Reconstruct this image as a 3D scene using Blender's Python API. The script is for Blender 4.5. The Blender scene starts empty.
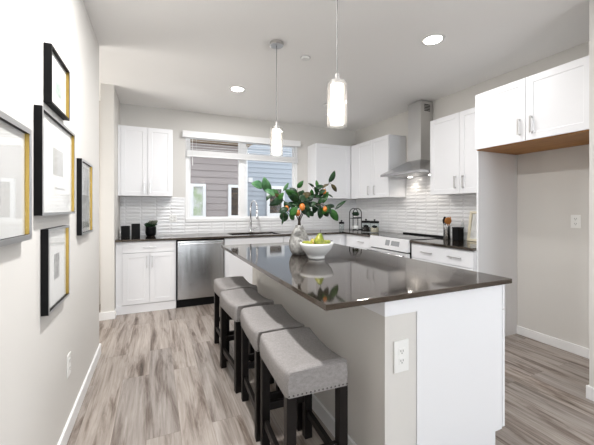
import bpy, bmesh, math, random
from mathutils import Vector, Matrix
random.seed(7)
PI = math.pi
S = bpy.context.scene
C = S.collection

# ---------------------------------------------------------------- camera, sky, lights, exposure
FPX, YAW, HOR, EYE = 317.98, 0.417, 208.09, 1.30
cam = bpy.data.cameras.new('camera')
cam.sensor_width = 36; cam.lens = FPX / 594 * 36; cam.shift_y = -(222.5 - HOR) / 594
cam.clip_start = 0.02
co = bpy.data.objects.new('camera', cam); C.objects.link(co)
co.location = (0, 0, EYE); co.rotation_euler = (PI / 2, 0, -YAW)
S.camera = co

def at(u, v, Y):                                     # a point seen at (u, v) at depth y = Y
    r = (u - 297) / FPX
    d = Vector((math.sin(YAW) + r * math.cos(YAW), math.cos(YAW) - r * math.sin(YAW), (HOR - v) / FPX))
    return Vector((0, 0, EYE)) + d * (Y / d.y)

w = bpy.data.worlds.new('sky'); S.world = w; w.use_nodes = True
wn = w.node_tree.nodes; bg = wn['Background']
bg.inputs[0].default_value = (0.88, 0.94, 1.0, 1); bg.inputs[1].default_value = 1.45

def area(name, loc, rot, sx, sy, power, col):
    l = bpy.data.lights.new(name, 'AREA'); l.shape = 'RECTANGLE'; l.size = sx; l.size_y = sy
    l.energy = power; l.color = col
    o = bpy.data.objects.new(name, l); C.objects.link(o); o.location = loc; o.rotation_euler = rot
    return o
area('rear_window_daylight', (0.65, -4.42, 1.35), (PI / 2 + .45, 0, 0), 1.4, 2.1, 52, (0.84, 0.92, 1.0))
area('side_window_daylight', (5.92, -1.6, 1.45), (PI / 2 + .75, 0, PI / 2), 3.2, 1.9, 85, (0.93, 0.96, 1.0))
area('hall_window_daylight', (-1.95, 3.8, 1.4), (PI / 2 + .4, 0, -PI / 2), 0.9, 1.6, 34, (1.0, 0.965, 0.91))
VS = S.view_settings
VS.view_transform = 'Standard'; VS.look = 'None'; VS.gamma = 1; VS.use_curve_mapping = False
VS.exposure = 0.58
S.cycles.max_bounces = 10; S.cycles.diffuse_bounces = 6; S.cycles.glossy_bounces = 5
S.cycles.transparent_max_bounces = 12; S.cycles.caustics_reflective = False; S.cycles.caustics_refractive = False
S.cycles.sample_clamp_indirect = 6

# ---------------------------------------------------------------- materials
def mat(name, col=(.8, .8, .8), rough=.5, metal=0, spec=.5, coat=0, ior=1.5, emit=None, es=0):
    m = bpy.data.materials.new(name); m.use_nodes = True
    b = m.node_tree.nodes['Principled BSDF']
    b.inputs['Base Color'].default_value = (*col, 1); b.inputs['Roughness'].default_value = rough
    b.inputs['Metallic'].default_value = metal; b.inputs['Specular IOR Level'].default_value = spec
    b.inputs['IOR'].default_value = ior
    b.inputs['Coat Weight'].default_value = coat; b.inputs['Coat Roughness'].default_value = .08
    if emit: b.inputs['Emission Color'].default_value = (*emit, 1); b.inputs['Emission Strength'].default_value = es
    return m
def nd(m, t, **k):
    n = m.node_tree.nodes.new(t)
    for a, v in k.items(): setattr(n, a, v)
    return n
def lk(m, a, b): m.node_tree.links.new(a, b)
def coords(m, scale=(1, 1, 1), rot=(0, 0, 0), loc=(0, 0, 0)):
    t = nd(m, 'ShaderNodeTexCoord'); p = nd(m, 'ShaderNodeMapping')
    p.inputs['Scale'].default_value = scale; p.inputs['Rotation'].default_value = rot; p.inputs['Location'].default_value = loc
    lk(m, t.outputs['Object'], p.inputs['Vector']); return p.outputs['Vector']
def noise(m, vec, scale, detail=4, rough=.5, dist=0):
    n = nd(m, 'ShaderNodeTexNoise'); n.inputs['Scale'].default_value = scale
    n.inputs['Detail'].default_value = detail; n.inputs['Roughness'].default_value = rough
    n.inputs['Distortion'].default_value = dist
    if vec is not None: lk(m, vec, n.inputs['Vector'])
    return n.outputs['Fac']
def ramp(m, fac, stops):
    r = nd(m, 'ShaderNodeValToRGB'); e = r.color_ramp.elements
    while len(e) < len(stops): e.new(.5)
    for i, (p, c) in enumerate(stops): e[i].position = p; e[i].color = (*c, 1)
    lk(m, fac, r.inputs['Fac']); return r.outputs['Color']
def mix(m, a, b, fac, mode='MIX'):
    x = nd(m, 'ShaderNodeMix', data_type='RGBA', blend_type=mode)
    for sock, v in ((x.inputs['A'], a), (x.inputs['B'], b)):
        if isinstance(v, tuple): sock.default_value = (*v, 1)
        else: lk(m, v, sock)
    f = x.inputs['Factor']
    if isinstance(fac, (int, float)): f.default_value = fac
    else: lk(m, fac, f)
    return x.outputs['Result']
def bump(m, h, strength, dist=.01):
    b = nd(m, 'ShaderNodeBump'); b.inputs['Strength'].default_value = strength; b.inputs['Distance'].default_value = dist
    lk(m, h, b.inputs['Height']); lk(m, b.outputs['Normal'], m.node_tree.nodes['Principled BSDF'].inputs['Normal'])
def base(m, col): lk(m, col, m.node_tree.nodes['Principled BSDF'].inputs['Base Color'])
def rgh(m, v): lk(m, v, m.node_tree.nodes['Principled BSDF'].inputs['Roughness'])

M = {}
M['wall'] = mat('painted wall', (.67, .652, .622), .75, spec=.25)
bump(M['wall'], noise(M['wall'], coords(M['wall']), 160, 2), .08, .004)
M['ceiling'] = mat('painted ceiling', (.92, .91, .895), .85, spec=.2)
bump(M['ceiling'], noise(M['ceiling'], coords(M['ceiling']), 60, 3), .15, .006)
M['trim'] = mat('white trim paint', (.86, .86, .86), .4)
M['cab'] = mat('white cabinet paint', (.82, .825, .845), .38)
M['wood'] = mat('raw plywood', (.55, .28, .08), .5)
base(M['wood'], ramp(M['wood'], noise(M['wood'], coords(M['wood'], (8, 1.2, 8)), 5, 5, .6, .5), [(.3, (.28, .11, .018)), (.7, (.46, .21, .045))]))
M['nickel'] = mat('brushed nickel', (.62, .61, .60), .28, 1)
M['chrome'] = mat('chrome', (.75, .75, .76), .12, 1)
m = M['steel'] = mat('brushed stainless steel', (.58, .58, .585), .27, 1)
bump(m, noise(m, coords(m, (1, 1, 120)), 6, 2), .05, .002)
m = M['steelv'] = mat('vertical brushed stainless steel', (.66, .655, .65), .36, 1)
M['dwsteel'] = mat('dark satin stainless steel', (.46, .455, .45), .24, 1)
bump(M['dwsteel'], noise(M['dwsteel'], coords(M['dwsteel'], (4, 4, .4)), 2, 2), .4, .01)
bump(m, noise(m, coords(m, (60, 60, 1)), 6, 2), .05, .002)
M['whitemetal'] = mat('bright satin steel', (.80, .80, .81), .32, .35)
M['black'] = mat('matte black', (.005, .005, .0055), .5, spec=.14)
M['blackgloss'] = mat('black glass', (.01, .01, .011), .06, spec=.6)
M['black_wood'] = mat('espresso stained wood', (.008, .0065, .006), .42, spec=.2)
m = M['black_wood']; bump(m, noise(m, coords(m, (60, 60, 4)), 3, 3), .12, .003)
m = M['quartz'] = mat('dark grey quartz', (.03, .024, .02), .06, ior=2.05)
m.node_tree.nodes['Principled BSDF'].inputs['Specular Tint'].default_value = (1, .88, .76, 1)
base(m, ramp(m, noise(m, coords(m), 260, 2), [(.35, (.012, .0085, .0065)), (.62, (.024, .018, .014))]))
M['gold'] = mat('painted gold reflection', (.40, .27, .07), .38, .9)  # warm light on the frames' inner sides, put into the colour
M['silver'] = mat('brushed silver', (.5, .5, .5), .32, .9)
M['white_ceramic'] = mat('white ceramic', (.86, .86, .85), .15, spec=.5)
M['plastic'] = mat('white plastic', (.82, .82, .80), .35)
M['darkslot'] = mat('dark slot', (.06, .06, .06), .5)
M['lamp'] = mat('lamp glow', (1, .97, .92), .5, emit=(1, .93, .84), es=2.6)
M['disc'] = mat('downlight lens', (1, 1, 1), .5, emit=(1, .94, .86), es=14)
M['nail'] = mat('dark bronze nailhead', (.10, .09, .085), .35, .8)
M['cord'] = mat('grey pendant cord', (.16, .155, .15), .6)
M['cream'] = mat('cream wood', (.80, .73, .56), .45)
M['paper'] = mat('mat board', (.80, .80, .78), .7)

m = M['floor'] = mat('vinyl plank floor', (.3, .25, .2), .36, spec=.45)
v = coords(m, rot=(0, 0, PI / 2), loc=(.3, .05, 0))
br = nd(m, 'ShaderNodeTexBrick'); br.offset = .37; br.offset_frequency = 2
lk(m, v, br.inputs['Vector'])
for k, x in (('Scale', 1), ('Brick Width', 1.22), ('Row Height', .18), ('Mortar Size', .0011), ('Mortar Smooth', .2), ('Bias', 0)): br.inputs[k].default_value = x
br.inputs['Color1'].default_value = (0, 0, 0, 1); br.inputs['Color2'].default_value = (1, 1, 1, 1); br.inputs['Mortar'].default_value = (.5, .5, .5, 1)
# grain stretched along the planks, shifted plank by plank
g0 = nd(m, 'ShaderNodeTexCoord'); gm = nd(m, 'ShaderNodeMapping'); gm.inputs['Scale'].default_value = (9, .75, 1)
off = nd(m, 'ShaderNodeVectorMath', operation='SCALE'); off.inputs['Scale'].default_value = 13
lk(m, br.outputs['Color'], off.inputs[0]); add = nd(m, 'ShaderNodeVectorMath', operation='ADD')
lk(m, g0.outputs['Object'], add.inputs[0]); lk(m, off.outputs[0], add.inputs[1]); lk(m, add.outputs[0], gm.inputs['Vector'])
n1 = noise(m, gm.outputs['Vector'], 1.7, 8, .66, .6)
gm2 = nd(m, 'ShaderNodeMapping'); gm2.inputs['Scale'].default_value = (55, 2.2, 1); lk(m, add.outputs[0], gm2.inputs['Vector'])
n2 = noise(m, gm2.outputs['Vector'], 1.5, 4, .6, .3)
col = ramp(m, n1, [(.29, (.06, .040, .029)), (.39, (.19, .150, .125)), (.50, (.36, .318, .286)), (.75, (.50, .455, .42))])
col = mix(m, col, ramp(m, n2, [(.3, (.62, .60, .58)), (.65, (1.0, 1.0, 1.0))]), .75, 'MULTIPLY')
col = mix(m, col, ramp(m, br.outputs['Color'], [(0, (.89, .89, .90)), (1, (1.08, 1.06, 1.04))]), 1, 'MULTIPLY')
col = mix(m, col, (.20, .165, .14), br.outputs['Fac'])
base(m, col)
bump(m, n2, .06, .004)

def tile_mat(name, rot):
    m = mat(name, (.8, .8, .81), .12, spec=.55)
    v = coords(m, rot=rot)
    b = nd(m, 'ShaderNodeTexBrick'); b.offset = 0
    lk(m, v, b.inputs['Vector'])
    for k, x in (('Scale', 1), ('Brick Width', .194), ('Row Height', .0490), ('Mortar Size', .0014), ('Mortar Smooth', .1), ('Bias', 0)): b.inputs[k].default_value = x
    b.inputs['Color1'].default_value = (.83, .83, .84, 1); b.inputs['Color2'].default_value = (.88, .88, .885, 1); b.inputs['Mortar'].default_value = (.70, .70, .71, 1)
    base(m, b.outputs['Color'])
    inv = nd(m, 'ShaderNodeMath', operation='SUBTRACT'); inv.inputs[0].default_value = 1; lk(m, b.outputs['Fac'], inv.inputs[1])
    p = nd(m, 'ShaderNodeMapping'); p.inputs['Scale'].default_value = (5, 24, 1); lk(m, v, p.inputs['Vector'])
    n = noise(m, p.outputs['Vector'], 1.3, 1.5)
    b2 = nd(m, 'ShaderNodeTexBrick'); b2.offset = 0; lk(m, v, b2.inputs['Vector'])          # pillowed face of each tile
    for k, x in (('Scale', 1), ('Brick Width', .194), ('Row Height', .0490), ('Mortar Size', .024), ('Mortar Smooth', 1), ('Bias', 0)): b2.inputs[k].default_value = x
    i2 = nd(m, 'ShaderNodeMath', operation='MULTIPLY_ADD'); lk(m, b2.outputs['Fac'], i2.inputs[0]); i2.inputs[1].default_value = -1.3; lk(m, inv.outputs[0], i2.inputs[2])
    mm = nd(m, 'ShaderNodeMath', operation='MULTIPLY_ADD'); lk(m, n, mm.inputs[0]); mm.inputs[1].default_value = 3.0; lk(m, i2.outputs[0], mm.inputs[2])
    bump(m, mm.outputs[0], .45, .005)
    return m
M['tile_back'] = tile_mat('glossy white stacked tile', (-PI / 2, 0, 0))
M['tile_right'] = tile_mat('glossy white stacked wall tile', (0, -PI / 2, -PI / 2))

m = M['fabric'] = mat('grey linen weave', (.4, .39, .385), .9, spec=.15)
vv = coords(m)
wa = nd(m, 'ShaderNodeMapping'); wa.inputs['Scale'].default_value = (300, 40, 300); lk(m, vv, wa.inputs['Vector'])
wb = nd(m, 'ShaderNodeMapping'); wb.inputs['Scale'].default_value = (40, 300, 60); lk(m, vv, wb.inputs['Vector'])
na, nb_ = noise(m, wa.outputs['Vector'], 1.2, 2), noise(m, wb.outputs['Vector'], 1.2, 2)
fm = mix(m, ramp(m, na, [(.3, (.215, .202, .197)), (.7, (.335, .317, .31))]), ramp(m, nb_, [(.3, (.215, .202, .197)), (.7, (.335, .317, .31))]), .5)
base(m, fm); bump(m, na, .25, .002)

def pane_mat(name, tint=(1, 1, 1), ior=1.5):
    m = bpy.data.materials.new(name); m.use_nodes = True; t = m.node_tree; t.nodes.clear()
    o = t.nodes.new('ShaderNodeOutputMaterial'); x = t.nodes.new('ShaderNodeMixShader')
    tr = t.nodes.new('ShaderNodeBsdfTransparent'); tr.inputs[0].default_value = (*tint, 1)
    g = t.nodes.new('ShaderNodeBsdfGlossy'); g.inputs['Roughness'].default_value = .02
    f = t.nodes.new('ShaderNodeFresnel'); ge = t.nodes.new('ShaderNodeNewGeometry')
    mr = t.nodes.new('ShaderNodeMapRange'); mr.inputs['To Min'].default_value = ior; mr.inputs['To Max'].default_value = 1 / ior
    t.links.new(ge.outputs['Backfacing'], mr.inputs['Value']); t.links.new(mr.outputs['Result'], f.inputs['IOR'])
    t.links.new(f.outputs[0], x.inputs[0]); t.links.new(tr.outputs[0], x.inputs[1]); t.links.new(g.outputs[0], x.inputs[2])
    t.links.new(x.outputs[0], o.inputs[0]); return m
M['glass'] = pane_mat('clear glass')
def shade_mat():
    m = pane_mat('lit shade glass'); t = m.node_tree; o = [n for n in t.nodes if n.type == 'OUTPUT_MATERIAL'][0]
    a = o.inputs[0].links[0].from_socket; x = t.nodes.new('ShaderNodeMixShader'); x.inputs[0].default_value = .07
    d = t.nodes.new('ShaderNodeBsdfTranslucent'); d.inputs[0].default_value = (1, .95, .88, 1)
    t.links.new(a, x.inputs[1]); t.links.new(d.outputs[0], x.inputs[2]); t.links.new(x.outputs[0], o.inputs[0]); return m
M['shade'] = shade_mat()
M['winglass'] = pane_mat('clear window glass', ior=1.22)
M['jarglass'] = pane_mat('clear jar glass', tint=(.93, .95, .95))

m = M['stone'] = mat('rough pale stoneware', (.5, .49, .47), .9, spec=.2)
sv = coords(m); s1 = noise(m, sv, 28, 6, .7)
base(m, ramp(m, s1, [(.3, (.15, .147, .14)), (.5, (.36, .352, .338)), (.72, (.58, .57, .55))])); bump(m, s1, .9, .012)
def leaf_mat(name, c1, c2):
    m = mat(name, c1, .42, spec=.28)
    base(m, ramp(m, noise(m, coords(m), 18, 3), [(.35, c1), (.7, c2)])); return m
M['leaf_dark'] = leaf_mat('dark green leaf', (.006, .022, .009), (.018, .055, .016))
M['leaf_mid'] = leaf_mat('green leaf', (.014, .065, .013), (.045, .14, .025))
M['leaf_pale'] = leaf_mat('grey green leaf', (.035, .11, .045), (.08, .18, .075))
M['leaf_bronze'] = leaf_mat('bronze leaf', (.035, .03, .012), (.09, .065, .022))
M['stem'] = mat('brown bark', (.045, .028, .018), .7)
m = M['kumquat'] = mat('orange rind', (.75, .24, .03), .35)
base(m, ramp(m, noise(m, coords(m), 25, 3), [(.35, (.46, .11, .012)), (.65, (.64, .22, .03))]))
m = M['pear'] = mat('yellow green pear', (.5, .5, .08), .35)
base(m, ramp(m, noise(m, coords(m), 14, 4, .6), [(.35, (.12, .17, .015)), (.55, (.33, .33, .035)), (.75, (.50, .38, .05))]))
m = M['pear_red'] = mat('blushed pear', (.4, .2, .05), .35)
base(m, ramp(m, noise(m, coords(m), 11, 4, .6), [(.35, (.34, .38, .04)), (.6, (.40, .20, .05))]))
def art_mat(name, lo, hi, sc, stretch=(1, 1, 1)):
    m = mat(name, lo, .7); base(m, ramp(m, noise(m, coords(m, stretch), sc, 5, .6), [(.35, lo), (.65, hi)])); return m
M['art_green'] = art_mat('pale green wash', (.36, .47, .42), (.62, .68, .62), 14, (1, 1, 4))
M['art_grey'] = art_mat('grey wash', (.36, .36, .35), (.54, .54, .52), 25, (1, 1, 5))
M['art_photo'] = art_mat('grey photograph', (.10, .11, .11), (.62, .63, .60), 14, (1, 6, 1.2))
M['art_dark'] = art_mat('charcoal drawing', (.13, .13, .13), (.48, .48, .47), 28)
M['art_light'] = art_mat('pale wash', (.62, .62, .61), (.80, .80, .79), 6, (1, 1, 6))

# ---------------------------------------------------------------- mesh helpers
ORG = {}
def nb(): return bmesh.new()
def box(bm, x0, x1, y0, y1, z0, z1):
    x0, x1 = sorted((x0, x1)); y0, y1 = sorted((y0, y1)); z0, z1 = sorted((z0, z1))
    v = [bm.verts.new(p) for p in ((x0, y0, z0), (x1, y0, z0), (x1, y1, z0), (x0, y1, z0), (x0, y0, z1), (x1, y0, z1), (x1, y1, z1), (x0, y1, z1))]
    for f in ((0, 3, 2, 1), (4, 5, 6, 7), (0, 1, 5, 4), (1, 2, 6, 5), (2, 3, 7, 6), (3, 0, 4, 7)): bm.faces.new([v[i] for i in f])
    return bm
def bx(*a): return box(nb(), *a)
def lathe(bm, prof, cx, cy, seg=32, cap0=True, cap1=True):
    rings = []
    for r, z in prof:
        if r < 1e-6: rings.append([bm.verts.new((cx, cy, z))])
        else: rings.append([bm.verts.new((cx + r * math.cos(2 * PI * i / seg), cy + r * math.sin(2 * PI * i / seg), z)) for i in range(seg)])
    for a, b in zip(rings, rings[1:]):
        for i in range(seg):
            j = (i + 1) % seg
            q = [a[i % len(a)], a[j % len(a)], b[j % len(b)], b[i % len(b)]]
            q = list(dict.fromkeys(q))
            if len(q) > 2: bm.faces.new(q)
    if cap0 and len(rings[0]) > 1: bm.faces.new(rings[0][::-1])
    if cap1 and len(rings[-1]) > 1: bm.faces.new(rings[-1])
    return bm
def cyl(bm, cx, cy, z0, z1, r, seg=24): return lathe(bm, [(r, z0), (r, z1)], cx, cy, seg)
def tube(bm, pts, r, seg=8):
    pts = [Vector(p) for p in pts]; rings = []; n0 = None
    rr = r if isinstance(r, (list, tuple)) else [r] * len(pts)
    for i, p in enumerate(pts):
        t = (pts[min(i + 1, len(pts) - 1)] - pts[max(i - 1, 0)]).normalized()
        if n0 is None: n0 = t.orthogonal().normalized()
        n0 = (n0 - t * n0.dot(t)).normalized(); b = t.cross(n0)
        rings.append([bm.verts.new(p + (n0 * math.cos(2 * PI * k / seg) + b * math.sin(2 * PI * k / seg)) * rr[i]) for k in range(seg)])
    for a, b in zip(rings, rings[1:]):
        for k in range(seg): bm.faces.new((a[k], a[(k + 1) % seg], b[(k + 1) % seg], b[k]))
    bm.faces.new(rings[0][::-1]); bm.faces.new(rings[-1]); return bm
def ball(bm, c, r, sx=1, sy=1, sz=1, u=12, v=8):
    bmesh.ops.create_uvsphere(bm, u_segments=u, v_segments=v, radius=r, matrix=Matrix.Translation(c) @ Matrix.Diagonal((sx, sy, sz, 1)))
    return bm
def root_of(p):
    while p.parent: p = p.parent
    return p
def obj(name, bm, m, parent=None, bevel=0, smooth=False, label=None, subsurf=0):
    bmesh.ops.recalc_face_normals(bm, faces=bm.faces[:])
    me = bpy.data.meshes.new(name)
    if parent is None:
        xs = [v.co for v in bm.verts]
        o0 = Vector(((min(p.x for p in xs) + max(p.x for p in xs)) / 2, (min(p.y for p in xs) + max(p.y for p in xs)) / 2, min(p.z for p in xs)))
    else: o0 = ORG[root_of(parent).name]
    keep = getattr(m, 'name', '') in WORLDSPACE and parent is None
    if keep: o0 = Vector((0, 0, 0))
    for v in bm.verts: v.co -= o0
    bm.to_mesh(me); bm.free()
    if smooth:
        for p in me.polygons: p.use_smooth = True
    me.materials.append(m)
    o = bpy.data.objects.new(name, me); C.objects.link(o)
    if parent is None: o.location = o0; ORG[o.name] = o0
    else: o.parent = parent
    if bevel:
        b = o.modifiers.new('bevel', 'BEVEL'); b.width = bevel; b.segments = 2; b.limit_method = 'ANGLE'; b.angle_limit = math.radians(40)
    if subsurf:
        b = o.modifiers.new('sub', 'SUBSURF'); b.levels = b.render_levels = subsurf
    if label: o['label'] = label
    return o
WORLDSPACE = {M['floor'].name, M['tile_back'].name, M['tile_right'].name}
def thing(name, label, cat, loc, group=None):
    o = bpy.data.objects.new(name, None); C.objects.link(o); o.location = loc; o.empty_display_size = .1
    ORG[o.name] = Vector(loc); o['label'] = label; o['category'] = cat
    if group: o['group'] = group
    return o
def tag(o, label, cat, group=None):
    o['label'] = label; o['category'] = cat
    if group: o['group'] = group
    return o
def struct(name, bm, m, parent=None, bevel=0):
    o = obj(name, bm, m, parent, bevel)
    if parent is None: o['kind'] = 'structure'
    return o
def smooth_angle(o):
    for p in o.data.polygons: p.use_smooth = True
    return o

# ---------------------------------------------------------------- the room
XL, XR, YB, ZC = -.463, 3.424, 5.003, 2.746
struct('floor', bx(-2.1, 6.1, -4.6, 5.15, -.12, 0), M['floor'])
struct('ceiling', bx(-2.1, 6.1, -4.6, 5.15, ZC, ZC + .12), M['ceiling'])
struct('wall_left', bx(XL - .12, XL, -4.5, 3.297, 0, ZC), M['wall'])
struct('wall_left_return', bx(XL - .125, -.452, 4.285, YB, 0, ZC), M['wall'])
struct('wall_hall', bx(-2.1, -2.0, 2.3, YB, 0, ZC), M['wall'])
struct('wall_hall_near', bx(-2.0, XL - .12, 2.3, 2.4, 0, ZC), M['wall'])
WX0, WX1, WZ0, WZ1 = .400, 2.223, 1.093, 2.42
bm = nb()
box(bm, -2.1, WX0, YB, YB + .15, 0, ZC); box(bm, WX1, 3.55, YB, YB + .15, 0, ZC)
box(bm, WX0, WX1, YB, YB + .15, 0, WZ0); box(bm, WX0, WX1, YB, YB + .15, WZ1, ZC)
struct('wall_back', bm, M['wall'])
struct('wall_right', bx(XR, XR + .12, 1.175, YB, 0, ZC), M['wall'])
struct('wall_fridge_return', bx(2.70, 6.0, 1.055, 1.175, 0, ZC), M['wall'])
bm = nb()       # rear wall of the dining side, with a wide glazed opening
box(bm, XL, -.1, -4.6, -4.5, 0, ZC); box(bm, 3.1, 6.0, -4.6, -4.5, 0, ZC); box(bm, -.1, 3.1, -4.6, -4.5, 2.4, ZC); box(bm, -.1, 3.1, -4.6, -4.5, 0, .3)
struct('wall_rear', bm, M['wall'])
bm = nb()
box(bm, 6.0, 6.1, -4.5, -3.2, 0, ZC); box(bm, 6.0, 6.1, 0, 1.175, 0, ZC); box(bm, 6.0, 6.1, -3.2, 0, 2.4, ZC); box(bm, 6.0, 6.1, -3.2, 0, 0, .5)
struct('wall_far_right', bm, M['wall'])
# baseboards
bm = nb(); box(bm, XL, XL + .014, -4.5, 3.297, 0, .092); box(bm, XL - .12, XL + .014, 3.297, 3.311, 0, .092)
struct('baseboard_left', bm, M['trim'], bevel=.003)
bm = nb(); box(bm, XL - .14, -.438, 4.271, 4.285, 0, .092); box(bm, -.452, -.438, 4.285, 4.385, 0, .092)
struct('baseboard_left_return', bm, M['trim'], bevel=.003)
struct('baseboard_right', bx(XR - .014, XR, 1.189, 2.089, 0, .085), M['trim'], bevel=.003)
bm = nb(); box(bm, 2.686, 2.70, 1.041, 1.189, 0, .09); box(bm, 2.70, XR - .014, 1.175, 1.189, 0, .085)
struct('baseboard_fridge_return', bm, M['trim'], bevel=.003)
struct('baseboard_hall', bx(-2.0, -1.986, 2.4, YB, 0, .092), M['trim'])
# glossy tile behind the counters
bm = nb()
box(bm, -.452, WX0 - .002, YB - .008, YB, .917, 1.458); box(bm, WX1 + .002, XR, YB - .008, YB, .917, 1.458); box(bm, WX0 - .002, WX1 + .002, YB - .008, YB, .917, WZ0)
struct('wall_back_tile', bm, M['tile_back'])
bm = nb()
box(bm, XR - .008, XR, 2.109, 2.931, .917, 1.458); box(bm, XR - .008, XR, 3.688, YB - .008, .917, 1.458); box(bm, XR - .008, XR, 2.931, 3.688, .917, 1.80)
struct('wall_right_tile', bm, M['tile_right'])

# kitchen window
def ring(bm, x0, x1, z0, z1, t, y0, y1):
    box(bm, x0, x0 + t, y0, y1, z0, z1); box(bm, x1 - t, x1, y0, y1, z0, z1)
    box(bm, x0 + t, x1 - t, y0, y1, z0, z0 + t); box(bm, x0 + t, x1 - t, y0, y1, z1 - t, z1)
bm = nb(); ring(bm, WX0, WX1, WZ0, WZ1, .045, YB + .0, YB + .10)
wf = struct('window_1', bm, M['trim'], bevel=.003)
obj('sill', bx(WX0 + .001, WX1 - .001, YB - .02, YB + .01, WZ0 - .0, WZ0 + .05), M['trim'], wf, .003)
obj('mullion', bx(1.235, 1.305, YB + .02, YB + .085, WZ0 + .045, WZ1 - .045), M['trim'], wf, .003)
for a, b in ((WX0 + .045, 1.235), (1.305, WX1 - .045)):
    bm = nb(); ring(bm, a, b, WZ0 + .045, WZ1 - .045, .028, YB + .03, YB + .07)
    s = obj('sash', bm, M['trim'], wf, .002)
    obj('pane', bx(a + .028, b - .028, YB + .048, YB + .053, WZ0 + .073, WZ1 - .073), M['winglass'], s)
# raised blind
bl = thing('window_blind', 'white slatted window blind raised above the sink under a white valance', 'blind', (1.31, 4.96, 2.07))
obj('valance', bx(.351, 2.250, 4.925, 5.002, 2.345, 2.440), M['trim'], bl, .004)
for i, z in enumerate((2.305, 2.263, 2.222, 2.182)):
    bm = nb(); box(bm, .415, 2.21, 4.945, 4.992, z - .0015, z + .0015)
    bmesh.ops.rotate(bm, verts=bm.verts[:], cent=(1.3, 4.97, z), matrix=Matrix.Rotation(math.radians(14), 3, 'X'))
    obj('slat', bm, M['trim'], bl)
bm = nb()
for k in range(12): box(bm, .415, 2.21, 4.945, 4.993, 2.088 + k * .0062, 2.0925 + k * .0062)
obj('gathered_slats', bm, M['trim'], bl)
obj('bottom_rail', bx(.413, 2.212, 4.943, 4.994, 2.068, 2.086), M['trim'], bl, .003)
for x in (.55, 1.27, 2.05): obj('ladder_cord', tube(nb(), [(x, 4.968, 2.344), (x, 4.968, 2.16)], .0015, 6), M['trim'], bl)
obj('wand', tube(nb(), [(.49, 4.94, 2.34), (.493, 4.935, 1.93)], .004, 8), M['plastic'], bl)

# dining-side windows behind the camera
def simple_window(name, x0, x1, y0, y1, z0, z1, n):
    bm = nb()
    if abs(x1 - x0) > abs(y1 - y0):
        box(bm, x0, x0 + .06, y0, y1, z0, z1); box(bm, x1 - .06, x1, y0, y1, z0, z1); box(bm, x0 + .06, x1 - .06, y0, y1, z0, z0 + .06); box(bm, x0 + .06, x1 - .06, y0, y1, z1 - .06, z1)
        for k in range(1, n): xx = x0 + (x1 - x0) * k / n; box(bm, xx - .03, xx + .03, y0, y1, z0 + .06, z1 - .06)
    else:
        box(bm, x0, x1, y0, y0 + .06, z0, z1); box(bm, x0, x1, y1 - .06, y1, z0, z1); box(bm, x0, x1, y0 + .06, y1 - .06, z0, z0 + .06); box(bm, x0, x1, y0 + .06, y1 - .06, z1 - .06, z1)
        for k in range(1, n): yy = y0 + (y1 - y0) * k / n; box(bm, x0, x1, yy - .03, yy + .03, z0 + .06, z1 - .06)
    return struct(name, bm, M['trim'])
w2 = simple_window('window_2', -.1, 3.1, -4.58, -4.52, .3, 2.4, 3)
obj('pane', bx(-.1, 3.1, -4.555, -4.55, .3, 2.4), M['glass'], w2)
w3 = simple_window('window_3', 6.02, 6.08, -3.2, 0, .5, 2.4, 3)
obj('pane', bx(6.045, 6.05, -3.2, 0, .5, 2.4), M['glass'], w3)

# ---------------------------------------------------------------- cabinets
def mapper(face, front):
    if face == 'S': return lambda u, d, z: (u, front + d, z)
    if face == 'W': return lambda u, d, z: (front + d, u, z)
    return lambda u, d, z: (front - d, u, z)
def pbox(bm, P, u0, u1, d0, d1, z0, z1):
    a, b = P(u0, d0, z0), P(u1, d1, z1); return box(bm, a[0], b[0], a[1], b[1], a[2], b[2])
def shaker(P, u0, u1, z0, z1, s=.057, t=.019, rec=.0055):
    bm = nb()
    def R(i, d): return [bm.verts.new(P(*q)) for q in ((u0 + i, d, z0 + i), (u1 - i, d, z0 + i), (u1 - i, d, z1 - i), (u0 + i, d, z1 - i))]
    A, B, D, E = R(0, 0), R(s, 0), R(s + .0015, rec), R(0, t)
    for X, Y in ((A, B), (B, D), (E, A)):
        for i in range(4): bm.faces.new((X[i], X[(i + 1) % 4], Y[(i + 1) % 4], Y[i]))
    bm.faces.new(D); bm.faces.new(E); return bm
def slab(P, u0, u1, z0, z1, t=.019): return pbox(nb(), P, u0, u1, 0, t, z0, z1)
def pull_v(P, u, z0, z1):
    bm = nb(); pbox(bm, P, u - .005, u + .005, -.033, -.023, z0, z1)
    for z in (z0 + .005, z1 - .005): pbox(bm, P, u - .005, u + .005, -.0235, .001, z - .005, z + .005)
    return bm
def pull_h(P, u0, u1, z):
    bm = nb(); pbox(bm, P, u0, u1, -.033, -.023, z - .005, z + .005)
    for u in (u0 + .005, u1 - .005): pbox(bm, P, u - .005, u + .005, -.0235, .001, z - .005, z + .005)
    return bm
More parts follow.
